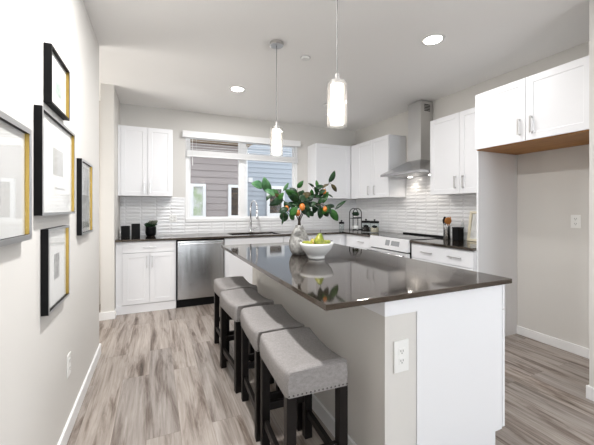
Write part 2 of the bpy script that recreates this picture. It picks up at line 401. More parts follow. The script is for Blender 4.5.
def cabinet(label, group, face, front, u0, u1, z0, z1, depth, doors=(), drawers=(), toe=False, cat='cabinet', name='cabinet', recess=.012, filler=None):
    """doors: (u0,u1,z0,z1, pull_u or None, pull_z0, pull_z1, handle?); drawers: (u0,u1,z0,z1,[pull spans])"""
    P = mapper(face, front)
    c = P((u0 + u1) / 2, depth / 2, z0)
    t = thing(name, label, cat, c, group)
    bm = nb()
    pbox(bm, P, u0, u1, .021, depth, z0 + (.105 if toe else 0), z1)
    if toe: pbox(bm, P, u0, u1, recess, depth, z0, z0 + .104)
    if filler: pbox(bm, P, filler[0], filler[1], .001, .021, z0, z1)
    obj('body', bm, M['cab'], t, .0015)
    for (a, b, c0, c1, pu, p0, p1) in doors:
        d = obj('door', shaker(P, a, b, c0, c1), M['cab'], t, .0012)
        if pu is not None: obj('handle', pull_v(P, pu, p0, p1), M['nickel'], d, .001)
    for (a, b, c0, c1, pulls) in drawers:
        d = obj('drawer', slab(P, a, b, c0, c1), M['cab'], t, .0015)
        for (q0, q1) in pulls: obj('handle', pull_h(P, q0, q1, (c0 + c1) / 2), M['nickel'], d, .001)
    return t
ZT = .886
GB, GU = 'white base cabinets', 'white wall cabinets'
F = 4.396
cabinet('white base cabinet with two doors at the end of the counter beside the dishwasher', GB, 'S', F, -.448, .236, 0, ZT, .60,
        [(-.372, -.078, .112, .742, -.105, .56, .70), (-.074, .222, .112, .742, -.045, .56, .70)], [(-.372, .222, .748, .880, [(-.145, -.005)])], True)
cabinet('white sink base cabinet under the steel sink', GB, 'S', F, .860, 1.720, 0, ZT, .60,
        [(.864, 1.288, .112, .742, 1.255, .56, .70), (1.292, 1.716, .112, .742, 1.325, .56, .70)], [(.864, 1.716, .748, .880, [])], True).name
# the sink basin hangs inside this cabinet, so its body is an open box
o = [c for c in bpy.data.objects if c.name.startswith('body')][-1]
bpy.data.objects.remove(o)
t = [q for q in bpy.data.objects if q.get('label', '').startswith('white sink base')][0]
bm = nb(); box(bm, .860, .878, 4.417, 4.99, .105, ZT); box(bm, 1.702, 1.720, 4.417, 4.99, .105, ZT); box(bm, .878, 1.702, 4.417, 4.99, .105, .123); box(bm, .878, 1.702, 4.417, 4.435, .123, ZT); box(bm, .86, 1.72, 4.45, 4.99, 0, .104)
obj('body', bm, M['cab'], t, .0015)
cabinet('white base cabinet between the sink base and the corner, partly behind the island', GB, 'S', F, 1.724, 2.400, 0, ZT, .60,
        [(1.728, 2.396, .112, .742, 1.765, .56, .70)], [(1.728, 2.396, .748, .880, [(1.99, 2.13)])], True)
cabinet('white corner base cabinet where the two counter runs meet', GB, 'S', F, 2.404, XR - .01, 0, ZT, .60,
        [(2.408, 2.770, .112, .880, None, 0, 0)], [], True)
RX = 2.800
cabinet('white base cabinet with drawer between the range and the counter corner', GB, 'W', RX, 3.702, 4.392, 0, ZT, .615,
        [(3.706, 4.20, .112, .708, 4.16, .54, .68)], [(3.706, 4.20, .714, .880, [(3.88, 4.02)])], True)
cabinet('white base cabinet with one wide two-handled drawer between range and fridge panel', GB, 'W', RX, 2.111, 2.934, 0, ZT, .615,
        [(2.116, 2.518, .112, .708, 2.48, .54, .68), (2.522, 2.930, .112, .708, 2.56, .54, .68)], [(2.116, 2.930, .714, .880, [(2.25, 2.40), (2.62, 2.77)])], True)
UZ0, UZ1 = 1.46, 2.375
cabinet('white two-door wall cabinet above the black pots, beside the window', GU, 'S', 4.673, -.450, .207, UZ0, UZ1, .328,
        [(-.418, -.107, UZ0 + .003, UZ1 - .003, -.140, 1.50, 1.635), (-.103, .205, UZ0 + .003, UZ1 - .003, -.070, 1.50, 1.635)], filler=(-.450, -.421))
cabinet('white single-door wall cabinet in the corner beside the window', GU, 'S', 4.673, 2.415, 3.090, UZ0, UZ1, .328,
        [(2.418, 3.05, UZ0 + .003, UZ1 - .003, None, 0, 0)], filler=(3.053, 3.090))
cabinet('white two-door wall cabinet between the corner and the range hood', GU, 'W', 3.094, 3.694, 4.668, UZ0, UZ1, .328,
        [(3.697, 4.088, UZ0 + .003, UZ1 - .003, 4.013, 1.51, 1.645), (4.092, 4.483, UZ0 + .003, UZ1 - .003, 4.166, 1.51, 1.645)], filler=(4.486, 4.668))
cabinet('white two-door wall cabinet between the range hood and the fridge recess', GU, 'W', 3.094, 2.110, 2.927, UZ0, UZ1, .328,
        [(2.113, 2.505, UZ0 + .003, UZ1 - .003, 2.457, 1.525, 1.66), (2.509, 2.924, UZ0 + .003, UZ1 - .003, 2.560, 1.525, 1.66)])
fc = cabinet('deep white cabinet over the empty fridge recess with raw wood underside', GU, 'W', 2.800, 1.192, 2.100, 1.862, 2.385, .622,
        [(1.195, 1.642, 1.86, 2.382, 1.594, 1.915, 2.05), (1.646, 2.097, 1.86, 2.382, 1.690, 1.915, 2.05)])
obj('underside', bx(2.822, 3.420, 1.194, 2.098, 1.852, 1.861), M['wood'], fc, label='raw orange-brown wood underside')
tag(obj('end_panel', bx(2.832, XR - .002, 2.090, 2.108, 0, 1.850), M['cab'], None, .0015), 'tall white panel standing between the counter and the fridge recess', 'panel')

# countertops
bm = nb(); CY, SX0, SX1, SY0, SY1 = 4.366, .985, 1.715, 4.46, 4.87
box(bm, -.450, SX0, CY, YB - .009, .889, .915); box(bm, SX1, XR - .009, CY, YB - .009, .889, .915)
box(bm, SX0, SX1, CY, SY0, .889, .915); box(bm, SX0, SX1, SY1, YB - .009, .889, .915)
box(bm, 2.772, XR - .009, 3.702, CY, .889, .915)
bmesh.ops.remove_doubles(bm, verts=bm.verts[:], dist=.0005)
tag(obj('countertop', bm, M['quartz']), 'dark L-shaped countertop under the window, running around the corner to the range', 'countertop')
tag(obj('countertop', bx(2.772, XR - .009, 2.110, 2.935, .889, .915), M['quartz'], None, .003), 'short dark countertop between the range and the fridge recess panel', 'countertop')

# sink and faucet
sk = thing('sink', 'stainless undermount sink in the dark counter below the window', 'sink', (1.35, 4.66, .70))
bm = nb(); a = .012
box(bm, SX0 - a, SX1 + a, SY0 - a, SY0, .70, .888); box(bm, SX0 - a, SX1 + a, SY1, SY1 + a, .70, .888)
box(bm, SX0 - a, SX0, SY0, SY1, .70, .888); box(bm, SX1, SX1 + a, SY0, SY1, .70, .888); box(bm, SX0, SX1, SY0, SY1, .70, .712)
obj('basin', bm, M['steel'], sk)
obj('drain', cyl(nb(), 1.35, 4.68, .712, .716, .045), M['chrome'], sk)
FX, FY = 1.375, 4.925
fa = thing('faucet', 'chrome gooseneck pull-down faucet behind the sink', 'faucet', (FX, FY, .9155))
obj('base', lathe(nb(), [(.029, .9155), (.029, .922), (.021, .93), (.02, 1.0)], FX, FY), M['chrome'], fa, smooth=True)
pts = [(FX, FY, .99), (FX, FY, 1.29)]
for k in range(1, 13):
    a = PI * k / 12; pts.append((FX + .025 * (1 - math.cos(a)), FY - .095 * (1 - math.cos(a)), 1.29 + .125 * math.sin(a)))
pts.append((FX + .05, FY - .19, 1.26))
obj('neck', tube(nb(), pts, .0125, 12), M['chrome'], fa, smooth=True)
obj('spray_head', lathe(nb(), [(.014, 1.265), (.019, 1.25), (.019, 1.16), (.015, 1.13)], FX + .05, FY - .19, 16), M['chrome'], fa, smooth=True)
obj('lever', tube(nb(), [(FX + .015, FY, .965), (FX + .045, FY, .968), (FX + .10, FY - .02, .99)], [.012, .009, .006], 8), M['chrome'], fa, smooth=True)

# dishwasher
dw = thing('dishwasher', 'stainless steel dishwasher under the back counter', 'dishwasher', (.548, 4.7, 0))
obj('body', bx(.242, .854, 4.405, 4.985, .10, .885), M['black'], dw)
bm = bx(.252, .844, 4.372, 4.404, .112, .868); obj('door', bm, M['dwsteel'], dw, .004)
h = obj('handle', bx(.275, .822, 4.330, 4.346, .822, .842), M['steel'], dw, .006)
for x in (.29, .787): obj('handle_bracket', bx(x, x + .02, 4.346, 4.372, .824, .84), M['steel'], dw)
obj('toe_panel', bx(.244, .852, 4.42, 4.44, 0, .099), M['black'], dw)

# range
R0, R1 = 2.940, 3.697
rg = thing('range', 'slide-in range with white control panel and black glass top under the hood', 'range', (3.1, 3.318, 0))
obj('body', bx(2.790, 3.405, R0, R1, .0, .905), M['black'], rg)
bm = nb()
vs = [bm.verts.new(p) for p in ((2.735, R0 + .002, .765), (2.79, R0 + .002, .765), (2.79, R0 + .002, .918), (2.772, R0 + .002, .918), (2.735, R1 - .002, .765), (2.79, R1 - .002, .765), (2.79, R1 - .002, .918), (2.772, R1 - .002, .918))]
for f in ((0, 1, 2, 3), (4, 7, 6, 5), (0, 3, 7, 4), (1, 5, 6, 2), (3, 2, 6, 7), (0, 4, 5, 1)): bm.faces.new([vs[i] for i in f])
cp = obj('control_panel', bm, M['whitemetal'], rg, .003)
sl = (2.772 - 2.735) / (.918 - .765)
def onpanel(y0, y1, z0, z1, e=.0015):
    bm = nb(); q = []
    for y, z in ((y0, z0), (y1, z0), (y1, z1), (y0, z1)):
        x = 2.735 + sl * (z - .765); q.append((x, y, z))
    f = [bm.verts.new((x - e, y, z)) for x, y, z in q]; g = [bm.verts.new((x + .002, y, z)) for x, y, z in q]
    bm.faces.new(f); bm.faces.new(g)
    for i in range(4): bm.faces.new((f[i], f[(i + 1) % 4], g[(i + 1) % 4], g[i]))
    return bm
M['display'] = mat('grey display', (.30, .31, .32), .2)
obj('display', onpanel(3.27, 3.35, .815, .885), M['display'], cp)
obj('keypad', onpanel(3.09, 3.24, .82, .88), M['display'], cp)
obj('oven_door', bx(2.745, 2.789, R0 + .004, R1 - .004, .20, .748), M['whitemetal'], rg, .004)
od = [q for q in bpy.data.objects if q.name.startswith('oven_door')][0]
obj('oven_window', bx(2.742, 2.746, R0 + .12, R1 - .12, .34, .60), M['blackgloss'], od)
bm = nb(); tube(bm, [(2.70, R0 + .03, .715), (2.70, R1 - .03, .715)], .013, 12)
for y in (R0 + .06, R1 - .06): tube(bm, [(2.70, y, .715), (2.747, y, .715)], .009, 8)
obj('handle', bm, M['steel'], od, smooth=True)
obj('storage_drawer', bx(2.748, 2.789, R0 + .004, R1 - .004, .06, .19), M['whitemetal'], rg, .004)
ct = obj('cooktop', bx(2.792, 3.36, R0 - .002, R1 + .002, .9165, .922), M['blackgloss'], rg, .002)
obj('rear_trim', bx(3.362, 3.412, R0, R1, .906, .940), M['black'], rg, .004)
M['burner'] = mat('burner ring', (.07, .07, .07), .2)
for x, y, r in ((2.95, 3.13, .09), (2.95, 3.51, .11), (3.2, 3.13, .075), (3.2, 3.51, .08)):
    bm = nb(); lathe(bm, [(r, .9222), (r - .004, .9226), (r - .008, .9222)], x, y, 40, False, False)
    obj('burner_ring', bm, M['burner'], ct)

# hood
hd = thing('range_hood', 'stainless chimney range hood on the tiled wall over the range', 'range hood', (3.2, 3.31, 1.745))
HX, H0, H1 = 2.940, 2.936, 3.686
bm = nb()
box(bm, HX, XR - .009, H0, H1, 1.745, 1.775)
obj('canopy_rim', bm, M['steel'], hd, .002)
bm = nb()
lo = [bm.verts.new(p) for p in ((HX + .002, H0 + .002, 1.7755), (XR - .009, H0 + .002, 1.7755), (XR - .009, H1 - .002, 1.7755), (HX + .002, H1 - .002, 1.7755))]
hi = [bm.verts.new(p) for p in ((3.20, 3.185, 1.945), (XR - .009, 3.185, 1.945), (XR - .009, 3.43, 1.945), (3.20, 3.43, 1.945))]
for i in range(4): bm.faces.new((lo[i], lo[(i + 1) % 4], hi[(i + 1) % 4], hi[i]))
bm.faces.new(lo); bm.faces.new(hi)
obj('canopy', bm, M['steel'], hd)
ch = obj('chimney', bx(3.21, XR - .002, 3.19, 3.425, 1.946, 2.735), M['steelv'], hd, .001)
bm = nb()
for k in range(5): box(bm, 3.27, 3.37, 3.188, 3.190, 2.60 + k * .02, 2.61 + k * .02)
obj('vent_slot', bm, M['black'], ch)
obj('filter', bx(3.00, 3.38, 3.0, 3.62, 1.742, 1.7449), M['silver'], hd)
for y in (3.12, 3.50): obj('hood_lamp', cyl(nb(), 3.32, y, 1.738, 1.742, .03, 20), M['disc'], hd)
for y in (3.12, 3.50):
    l = bpy.data.lights.new('hood_spot', 'SPOT'); l.energy = 2; l.spot_size = 2.2; l.spot_blend = .6; l.color = (1, .9, .78); l.shadow_soft_size = .03
    o = bpy.data.objects.new('hood_spot', l); C.objects.link(o); o.location = (3.32, y, 1.735)

# ---------------------------------------------------------------- island
IX0, IX1, IY0, IY1 = .617, 1.777, 1.111, 3.324
il = thing('kitchen_island', 'kitchen island with grey seating side and white end panel', 'island', (1.34, 2.22, 0))
BX0, BY0, BY1 = .938, 1.14, 3.29
obj('seating_wall', bx(BX0, 1.121, BY0 + .004, BY1, 0, .889), M['wall'], il, label='grey painted seating side')
bm = nb(); box(bm, BX0 - .006, BX0, BY0 - .003, BY1, .815, .889); box(bm, BX0, 1.122, BY0 - .003, BY0 + .004, .815, .889)
obj('top_trim', bm, M['cab'], il)
bm = nb(); box(bm, BX0 - .014, BX0, BY0 - .01, BY1, 0, .09); box(bm, BX0, 1.121, BY0 - .01, BY0 + .004, 0, .09)
obj('baseboard', bm, M['trim'], il)
bm = nb(); box(bm, 1.123, 1.735, BY0, BY0 + .018, .09, .889); box(bm, 1.123, 1.68, BY0, BY0 + .018, 0, .09)
obj('end_panel', bm, M['cab'], il)
bm = nb(); box(bm, 1.123, 1.735, BY0 + .019, BY1, .09, .888); box(bm, 1.123, 1.68, BY0 + .019, BY1, 0, .0895)
obj('cabinet_body', bm, M['cab'], il)
P = mapper('E', 1.764)
n = 4; wdt = (BY1 - BY0 - .006) / n
for k in range(n):
    a = BY0 + .003 + k * wdt
    dr = obj('drawer', slab(P, a, a + wdt - .003, .745, .885), M['cab'], il, .0012)
    obj('handle', pull_h(P, a + wdt / 2 - .07, a + wdt / 2 + .07, .815), M['nickel'], dr)
    d = obj('door', shaker(P, a, a + wdt - .003, .095, .740), M['cab'], il, .0012)
    obj('handle', pull_v(P, a + .035 if k % 2 else a + wdt - .038, .56, .70), M['nickel'], d)
tag(obj('island_countertop', bx(IX0, IX1, IY0, IY1, .8895, .915), M['quartz'], None, .0018), 'large polished dark grey countertop on the kitchen island', 'countertop')

# ---------------------------------------------------------------- stools
def ease(t): return t * t * (3 - 2 * t)
LH, HW = .2225, .150
def seat_bm():
    bm = nb(); ny = 24; loops = []
    for i in range(ny + 1):
        s = -1 + 2 * i / ny; y = s * LH
        zt = .622 - .024 * (1 - abs(s) ** 1.8); zb = .503
        e = max(0, (abs(s) - .93) / .07); hw = HW - .012 * e * e; zt -= .012 * e * e
        r = .022; prof = []
        for (cx, cz, a0) in ((hw - r, zt - r, 0), (-hw + r, zt - r, 90)):
            for k in range(5):
                a = math.radians(a0 + 90 * k / 4); prof.append((cx + r * math.cos(a), cz + r * math.sin(a)))
        prof = [(hw, zb), (hw + .004, (zb + zt) / 2)] + prof[:5] + [(hw * .5, zt + .004), (0, zt + .006), (-hw * .5, zt + .004)] + prof[5:] + [(-hw - .004, (zb + zt) / 2), (-hw, zb)]
        loops.append([bm.verts.new((x, y, z)) for x, z in prof])
    n = len(loops[0])
    for a, b in zip(loops, loops[1:]):
        for k in range(n): bm.faces.new((a[k], a[(k + 1) % n], b[(k + 1) % n], b[k]))
    bm.faces.new(loops[0][::-1]); bm.faces.new(loops[-1]); return bm
def make_stool(label, loc):
    t = thing('bar_stool', label, 'stool', (0, 0, 0), 'bar stools along the island')
    st = obj('seat', seat_bm(), M['fabric'], t)
    for p in st.data.polygons: p.use_smooth = True
    b = st.modifiers.new('edge', 'EDGE_SPLIT'); b.split_angle = math.radians(50)
    for y in (-LH - .0005, LH + .0005):
        obj('seam', tube(nb(), [(-HW * .9 + 2 * HW * .9 * k / 8, y, .6105) for k in range(9)], .0022, 6), M['fabric'], st)
    for y in (-LH - .001, LH + .001):
        nm = nb()
        for k in range(15): ball(nm, (-HW + .012 + (2 * HW - .024) * k / 14, y, .512), .0042, 1, .6, 1, 8, 6)
        obj('nailhead_trim', nm, M['nail'], st, smooth=True, label='row of dark metal nailheads')
    for sx in (-1, 1):
        for sy in (-1, 1):
            x, y = sx * (HW - .026), sy * (LH - .026)
            bm = nb(); box(bm, x - .022, x + .022, y - .022, y + .022, 0, .5025); obj('leg', bm, M['black_wood'], t, .003)
    for sx in (-1, 1):
        x = sx * (HW - .026); obj('stretcher', bx(x - .011, x + .011, -LH + .049, LH - .049, .125, .165), M['black_wood'], t, .002)
    for sy in (-1, 1):
        y = sy * (LH - .026); obj('footrest', bx(-HW + .049, HW - .049, y - .011, y + .011, .205, .245), M['black_wood'], t, .002)
    return t
def copy_tree(o, parent=None):
    c = o.copy(); C.objects.link(c)
    if parent: c.parent = parent
    for k in list(o.children): copy_tree(k, c)
    return c
LB = ['nearest grey upholstered bar stool, at the near corner of the island', 'second grey bar stool along the island, just behind the nearest one',
      'third grey bar stool along the island, second from its far end', 'far grey bar stool at the far end of the island, nearest the dishwasher']
st0 = make_stool(LB[0], None)
for i, (x, y, a) in enumerate(((.655, 1.443, -2.5), (.665, 1.915, -3), (.640, 2.435, 4), (.665, 2.925, 2))):
    o = st0 if i == 0 else copy_tree(st0)
    o.location = (x, y, 0); o.rotation_euler = (0, 0, math.radians(a)); o['label'] = LB[i]

# ---------------------------------------------------------------- lights hanging and set in the ceiling
def pendant(label, x, y):
    t = thing('pendant_light', label, 'pendant light', (x, y, 1.757), 'pendants over the island')
    z0, z1 = 1.757, 2.000
    obj('canopy', lathe(nb(), [(.062, ZC - .0005), (.062, ZC - .022), (.056, ZC - .027), (.012, ZC - .028)], x, y, 32), M['nickel'], t, smooth=False)
    obj('cord', tube(nb(), [(x, y, z1 + .035), (x, y, ZC - .027)], .003, 8), M['cord'], t)
    obj('socket_cap', lathe(nb(), [(.011, z1 + .05), (.012, z1 + .012), (.04, z1 + .01), (.04, z1 - .012)], x, y, 24), M['nickel'], t)
    gl = nb(); lathe(gl, [(.056, z0), (.056, z1), (.054, z1), (.054, z0)], x, y, 40, False, False)
    r0 = gl.verts[:]
    obj('glass_shade', gl, M['shade'], t, smooth=True, label='clear outer glass cylinder')
    obj('diffuser', lathe(nb(), [(.0365, z0 + .012), (.037, z0 + .016), (.037, z1 - .013)], x, y, 32), M['lamp'], t, smooth=False, label='glowing white inner cylinder')
    return t
pendant('pendant light with glowing glass cylinder hanging in front of the window', .964, 2.619)
pendant('pendant light with glowing glass cylinder in front of the corner wall cabinets', .926, 1.536)
DOWN = 24
def downlight(label, x, y, power=DOWN):
    t = thing('recessed_light', label, 'ceiling light', (x, y, ZC - .006), 'recessed ceiling lights')
    bm = nb(); lathe(bm, [(.098, ZC - .0005), (.095, ZC - .006), (.074, ZC - .006), (.072, ZC - .0005)], x, y, 40, False, False)
    obj('trim_ring', bm, M['plastic'], t)
    obj('lens', cyl(nb(), x, y, ZC - .005, ZC - .0006, .072, 40), M['disc'], t)
    l = bpy.data.lights.new('downlight', 'AREA'); l.shape = 'DISK'; l.size = .14; l.energy = power; l.color = (1, .99, .98)
    o = bpy.data.objects.new('downlight', l); C.objects.link(o); o.location = (x, y, ZC - .012)
downlight('recessed ceiling light above the side of the island facing the range', 2.171, 2.021, 6)
downlight('recessed ceiling light near the back wall in front of the window', .903, 3.823, 17)
downlight('added unseen ceiling fill light over the aisle between the bar stools and the picture wall', .30, 1.70, 36)  # added out of view to brighten stools, near floor and seating wall
downlight('added unseen ceiling fill light over the dining side by the picture wall', .903, -2.2, 4)  # unseen extra downlight, added to even out the room light
downlight('added unseen ceiling fill light over the dining side by its windows', 3.9, -2.2, 4)  # another added downlight out of view, only for fill
def disc(name, label, x, y, r, h, cat):
    t = thing(name, label, cat, (x, y, ZC - h))
    obj('cover_plate', lathe(nb(), [(r, ZC - .0005), (r, ZC - h * .6), (r * .85, ZC - h)], x, y, 28), M['plastic'], t)
    obj('rim', lathe(nb(), [(r * 1.12, ZC - .0005), (r * 1.12, ZC - .003)], x, y, 28), M['silver'], t)
disc('sprinkler_cover', 'small round sprinkler cover on the ceiling between the two pendants', 1.311, 2.759, .042, .018, 'sprinkler')
disc('sprinkler_cover', 'tiny round sprinkler cover on the ceiling near the back corner, behind nearer pendant', 2.168, 3.894, .032, .02, 'sprinkler')

# ---------------------------------------------------------------- pictures on the left-hand wall
def picture(label, y0, y1, z0, z1, bar, arts, matw=0, front=M['black'], x1=-.433):
    t = thing('picture_frame', label, 'picture', (XL, (y0 + y1) / 2, z0), 'framed pictures on the wall')
    bm = nb(); xb = XL + .001
    for a in ((y0, y0 + bar, z0, z1), (y1 - bar, y1, z0, z1), (y0 + bar, y1 - bar, z0, z0 + bar), (y0 + bar, y1 - bar, z1 - bar, z1)): box(bm, xb, x1, *a)
    obj('frame', bm, M['black'], t, .001)
    bm = nb(); b2 = bar; x2 = x1 + .0012
    for a in ((y0, y0 + b2, z0, z1), (y1 - b2, y1, z0, z1), (y0 + b2, y1 - b2, z0, z0 + b2), (y0 + b2, y1 - b2, z1 - b2, z1)): box(bm, x1, x2, *a)
    obj('front_edge', bm, front, t)
    bm = nb(); g = .002; i = bar
    for a in ((y0 + i, y0 + i + g, z0 + i, z1 - i), (y1 - i - g, y1 - i, z0 + i, z1 - i)): obj('side_glint', bx(XL + .0163, x1 - .0005, *a), M['gold'], t, label='warm reflection painted gold on the inner side')  # strips carrying the painted warm reflection, upright sides only
    obj('mat_board', bx(XL + .002, XL + .016, y0 + bar, y1 - bar, z0 + bar, z1 - bar), M['paper'], t)
    for (a, b, c, d, m) in arts:
        obj('print', bx(XL + .016, XL + .0168, y0 + a * (y1 - y0), y0 + b * (y1 - y0), z0 + c * (z1 - z0), z0 + d * (z1 - z0)), m, t)
    obj('glass', bx(XL + .019, XL + .0205, y0 + bar + .0021, y1 - bar - .0021, z0 + bar + .0021, z1 - bar - .0021), M['glass'] if y0 < 1 else M['winglass'], t)
    return t
picture('highest framed picture on the wall, small pale green landscape', 1.764, 2.094, 1.776, 2.045, .009, [(.32, .68, .30, .68, M['art_green'])])
picture('large framed picture with a small grey rectangle, directly below the highest picture', 1.640, 2.219, 1.268, 1.728, .012, [(.36, .66, .42, .70, M['art_grey']), (.42, .72, .27, .29, M['art_grey'])], front=M['silver'])
picture('narrow framed picture with a dark photograph, farthest along the wall', 2.413, 2.788, 1.125, 1.618, .014, [(.10, .90, .08, .92, M['art_photo'])], front=M['silver'])
picture('lowest framed picture with a small charcoal drawing', 1.723, 2.091, .826, 1.207, .011, [(.38, .62, .34, .66, M['art_dark'])], front=M['silver'])
picture('large picture with silver front edge and reflecting glass, nearest the camera', .93, 1.513, 1.182, 1.597, .02, [(.30, .62, .30, .66, M['art_light'])], front=M['silver'])

# ---------------------------------------------------------------- outlets
def outlet(label, face, front, u, z, w=.072, h=.117, cat='outlet', two=False, rocker=False):
    P = mapper(face, front)
    t = thing('wall_outlet', label, cat, P(u, 0, z - h / 2))
    pl = obj('cover_plate', pbox(nb(), P, u - w / 2, u + w / 2, -.006, -.0004, z - h / 2, z + h / 2), M['plastic'], t, .002)
    us = (u - .023, u + .023) if two else (u,)
    for uu in us:
        for dz in (-.022, .022):
            f = obj('socket', pbox(nb(), P, uu - .017, uu + .017, -.008, -.0055, z + dz - .015, z + dz + .015), M['plastic'], t, .003)
            bm = nb(); pbox(bm, P, uu - .008, uu - .005, -.0084, -.0078, z + dz - .002, z + dz + .008); pbox(bm, P, uu + .005, uu + .008, -.0084, -.0078, z + dz - .002, z + dz + .008)
            pbox(bm, P, uu - .0025, uu + .0025, -.0084, -.0078, z + dz - .010, z + dz - .005)
            obj('slot', bm, M['darkslot'], f)
    return t
outlet('white outlet on the grey end of the island, below the countertop', 'S', BY0 + .003, 1.028, .622, .084, .145)
outlet('white outlet on the beige wall of the empty fridge recess', 'W', XR, 1.585, 1.181, .075, .118)
outlet('white double outlet on the tile between wall cabinet and window', 'S', YB - .008, .225, 1.146, .10, .11, two=True)
outlet('white outlet low on the wall below the lowest framed picture', 'E', XL, 2.21, .397, .075, .125)

# ---------------------------------------------------------------- things on the island
VX, VY = 1.095, 2.425
prof = [(.05, .9155), (.062, .920), (.076, .945), (.086, .985), (.084, 1.03), (.066, 1.085), (.046, 1.125), (.034, 1.145), (.031, 1.156), (.026, 1.157), (.025, 1.14), (.04, 1.10), (.06, 1.03), (.06, .96), (.03, .94), (0, .938)]
tag(obj('vase', lathe(nb(), prof, VX, VY, 40, True, False), M['stone'], None, smooth=True), 'rough grey stone vase holding fruit branches on the island', 'vase')

def leaf(bm, a, b, wid, curl=.12, twist=0, n=8):
    a, b = Vector(a), Vector(b); d = b - a; L = d.length; d.normalize()
    view = Vector((-math.sin(YAW), -math.cos(YAW), .25)).normalized()
    nrm = (view - d * view.dot(d)).normalized(); nrm = Matrix.Rotation(twist, 3, d) @ nrm
    side = d.cross(nrm)
    rows = []
    for i in range(n + 1):
        t = i / n; hw = wid / 2 * (math.sin(PI * min(1, t ** .85)) ** .75 if 0 < t < 1 else 0)
        c = a + d * (L * t) + nrm * (curl * L * math.sin(PI * t))
        fold = hw * .35
        rows.append([bm.verts.new(c + side * hw + nrm * fold), bm.verts.new(c), bm.verts.new(c - side * hw + nrm * fold)] if hw > 0 else [bm.verts.new(c)])
    for p, q in zip(rows, rows[1:]):
        if len(p) == 1: bm.faces.new((p[0], q[1], q[0])); bm.faces.new((p[0], q[2], q[1]))
        elif len(q) == 1: bm.faces.new((p[0], p[1], q[0])); bm.faces.new((p[1], p[2], q[0]))
        else: bm.faces.new((p[0], p[1], q[1], q[0])); bm.faces.new((p[1], p[2], q[2], q[1]))
PXM = 119.7
def branch(label, stem, leaves, fruit, k):
    """stem: list of (u,v,Y); leaves: (u0,v0,u1,v1,width_px,Y,material)"""
    t = thing('fruit_branch', label, 'branch', (VX, VY, .96), 'leafy fruit branches in the vase')
    a = k * 2 * PI / 6
    p0 = Vector((VX + .018 * math.cos(a), VY + .018 * math.sin(a), .955)); p1 = Vector((VX + .010 * math.cos(a), VY + .010 * math.sin(a), 1.16))
    pts = [p0, p1] + [at(*s) for s in stem]
    # smooth the stem
    sm = []
    for i in range(len(pts) - 1):
        q0, q1, q2, q3 = pts[max(i - 1, 0)], pts[i], pts[i + 1], pts[min(i + 2, len(pts) - 1)]
        for j in range(5):
            s = j / 5; sm.append(.5 * ((2 * q1) + (q2 - q0) * s + (2 * q0 - 5 * q1 + 4 * q2 - q3) * s * s + (3 * q1 - q0 - 3 * q2 + q3) * s ** 3))
    sm.append(pts[-1]); n = len(sm)
    sb = nb(); tube(sb, sm, [.0055 - .0035 * i / (n - 1) for i in range(n)], 7)
    groups = {}
    for (u0, v0, u1, v1, wp, Y, mk) in leaves:
        A = at(u0, v0, Y); B = at(u1, v1, Y + random.uniform(-.05, .05))
        # twig from the nearest point of the stem to the leaf's base
        j = min(range(n), key=lambda i: (sm[i] - A).length)
        if (sm[j] - A).length > .004: tube(sb, [sm[j], (sm[j] + A) / 2 + Vector((0, 0, .004)), A], [.0022, .0018, .0014], 5)
        leaf(groups.setdefault(mk, nb()), A, B, wp / PXM, random.uniform(.03, .14), random.uniform(-.5, .5))
    for (u, v, Y, rpx) in fruit:
        c = at(u, v, Y); j = min(range(n), key=lambda i: (sm[i] - c).length)
        top = c + Vector((0, 0, rpx / PXM * 1.1)); tube(sb, [sm[j], (sm[j] + top) / 2, top], [.002, .0018, .0016], 5)
    obj('stem', sb, M['stem'], t, smooth=True)
    for mk, bm in groups.items():
        o = obj('leaves', bm, M[mk], t, smooth=True)
        s = o.modifiers.new('thick', 'SOLIDIFY'); s.thickness = .0008
    for (u, v, Y, rpx) in fruit:
        obj('fruit', ball(nb(), at(u, v, Y), rpx / PXM, .88, .88, 1.15, 16, 12), M['kumquat'], t, smooth=True)
    return t
D, G, Q, Z = 'leaf_dark', 'leaf_mid', 'leaf_pale', 'leaf_bronze'
branch('leafy branch with broad pale leaves reaching far out towards the faucet', [(297, 212, 2.42), (284, 201, 2.40), (274, 194, 2.38), (266, 189, 2.36)],
       [(263, 187, 251, 183.5, 8.5, 2.36, Q), (269, 192.5, 263.8, 176.5, 8.5, 2.35, Q), (264, 189, 275, 196.5, 7, 2.34, Q), (271, 189.5, 279.5, 197, 6, 2.38, G), (283, 198, 269, 205.5, 7.5, 2.38, D), (272, 195, 266.5, 201, 5, 2.42, D), (283, 191, 288.5, 182.5, 3.5, 2.45, Q), (282, 199, 273, 193, 4, 2.40, Z), (279, 200, 284, 192.5, 5, 2.36, G)],
       [(286.5, 208.5, 2.36, 2.6)], 0)
branch('short leafy branch drooping over the vase rim on the faucet side', [(295, 214, 2.40), (288, 211, 2.36), (284, 213, 2.34)],
       [(284, 211, 284.5, 221.5, 8.5, 2.33, D), (288, 208, 279, 213, 6, 2.34, D), (291, 216.5, 297.5, 206.5, 8, 2.32, G), (289, 214, 294, 220, 5.5, 2.33, G), (283.5, 217, 281.8, 225, 2.2, 2.33, D), (290, 208, 284, 202, 6, 2.36, D), (295, 208, 287, 203, 7, 2.36, D)],
       [(298, 213, 2.32, 2.7)], 1)
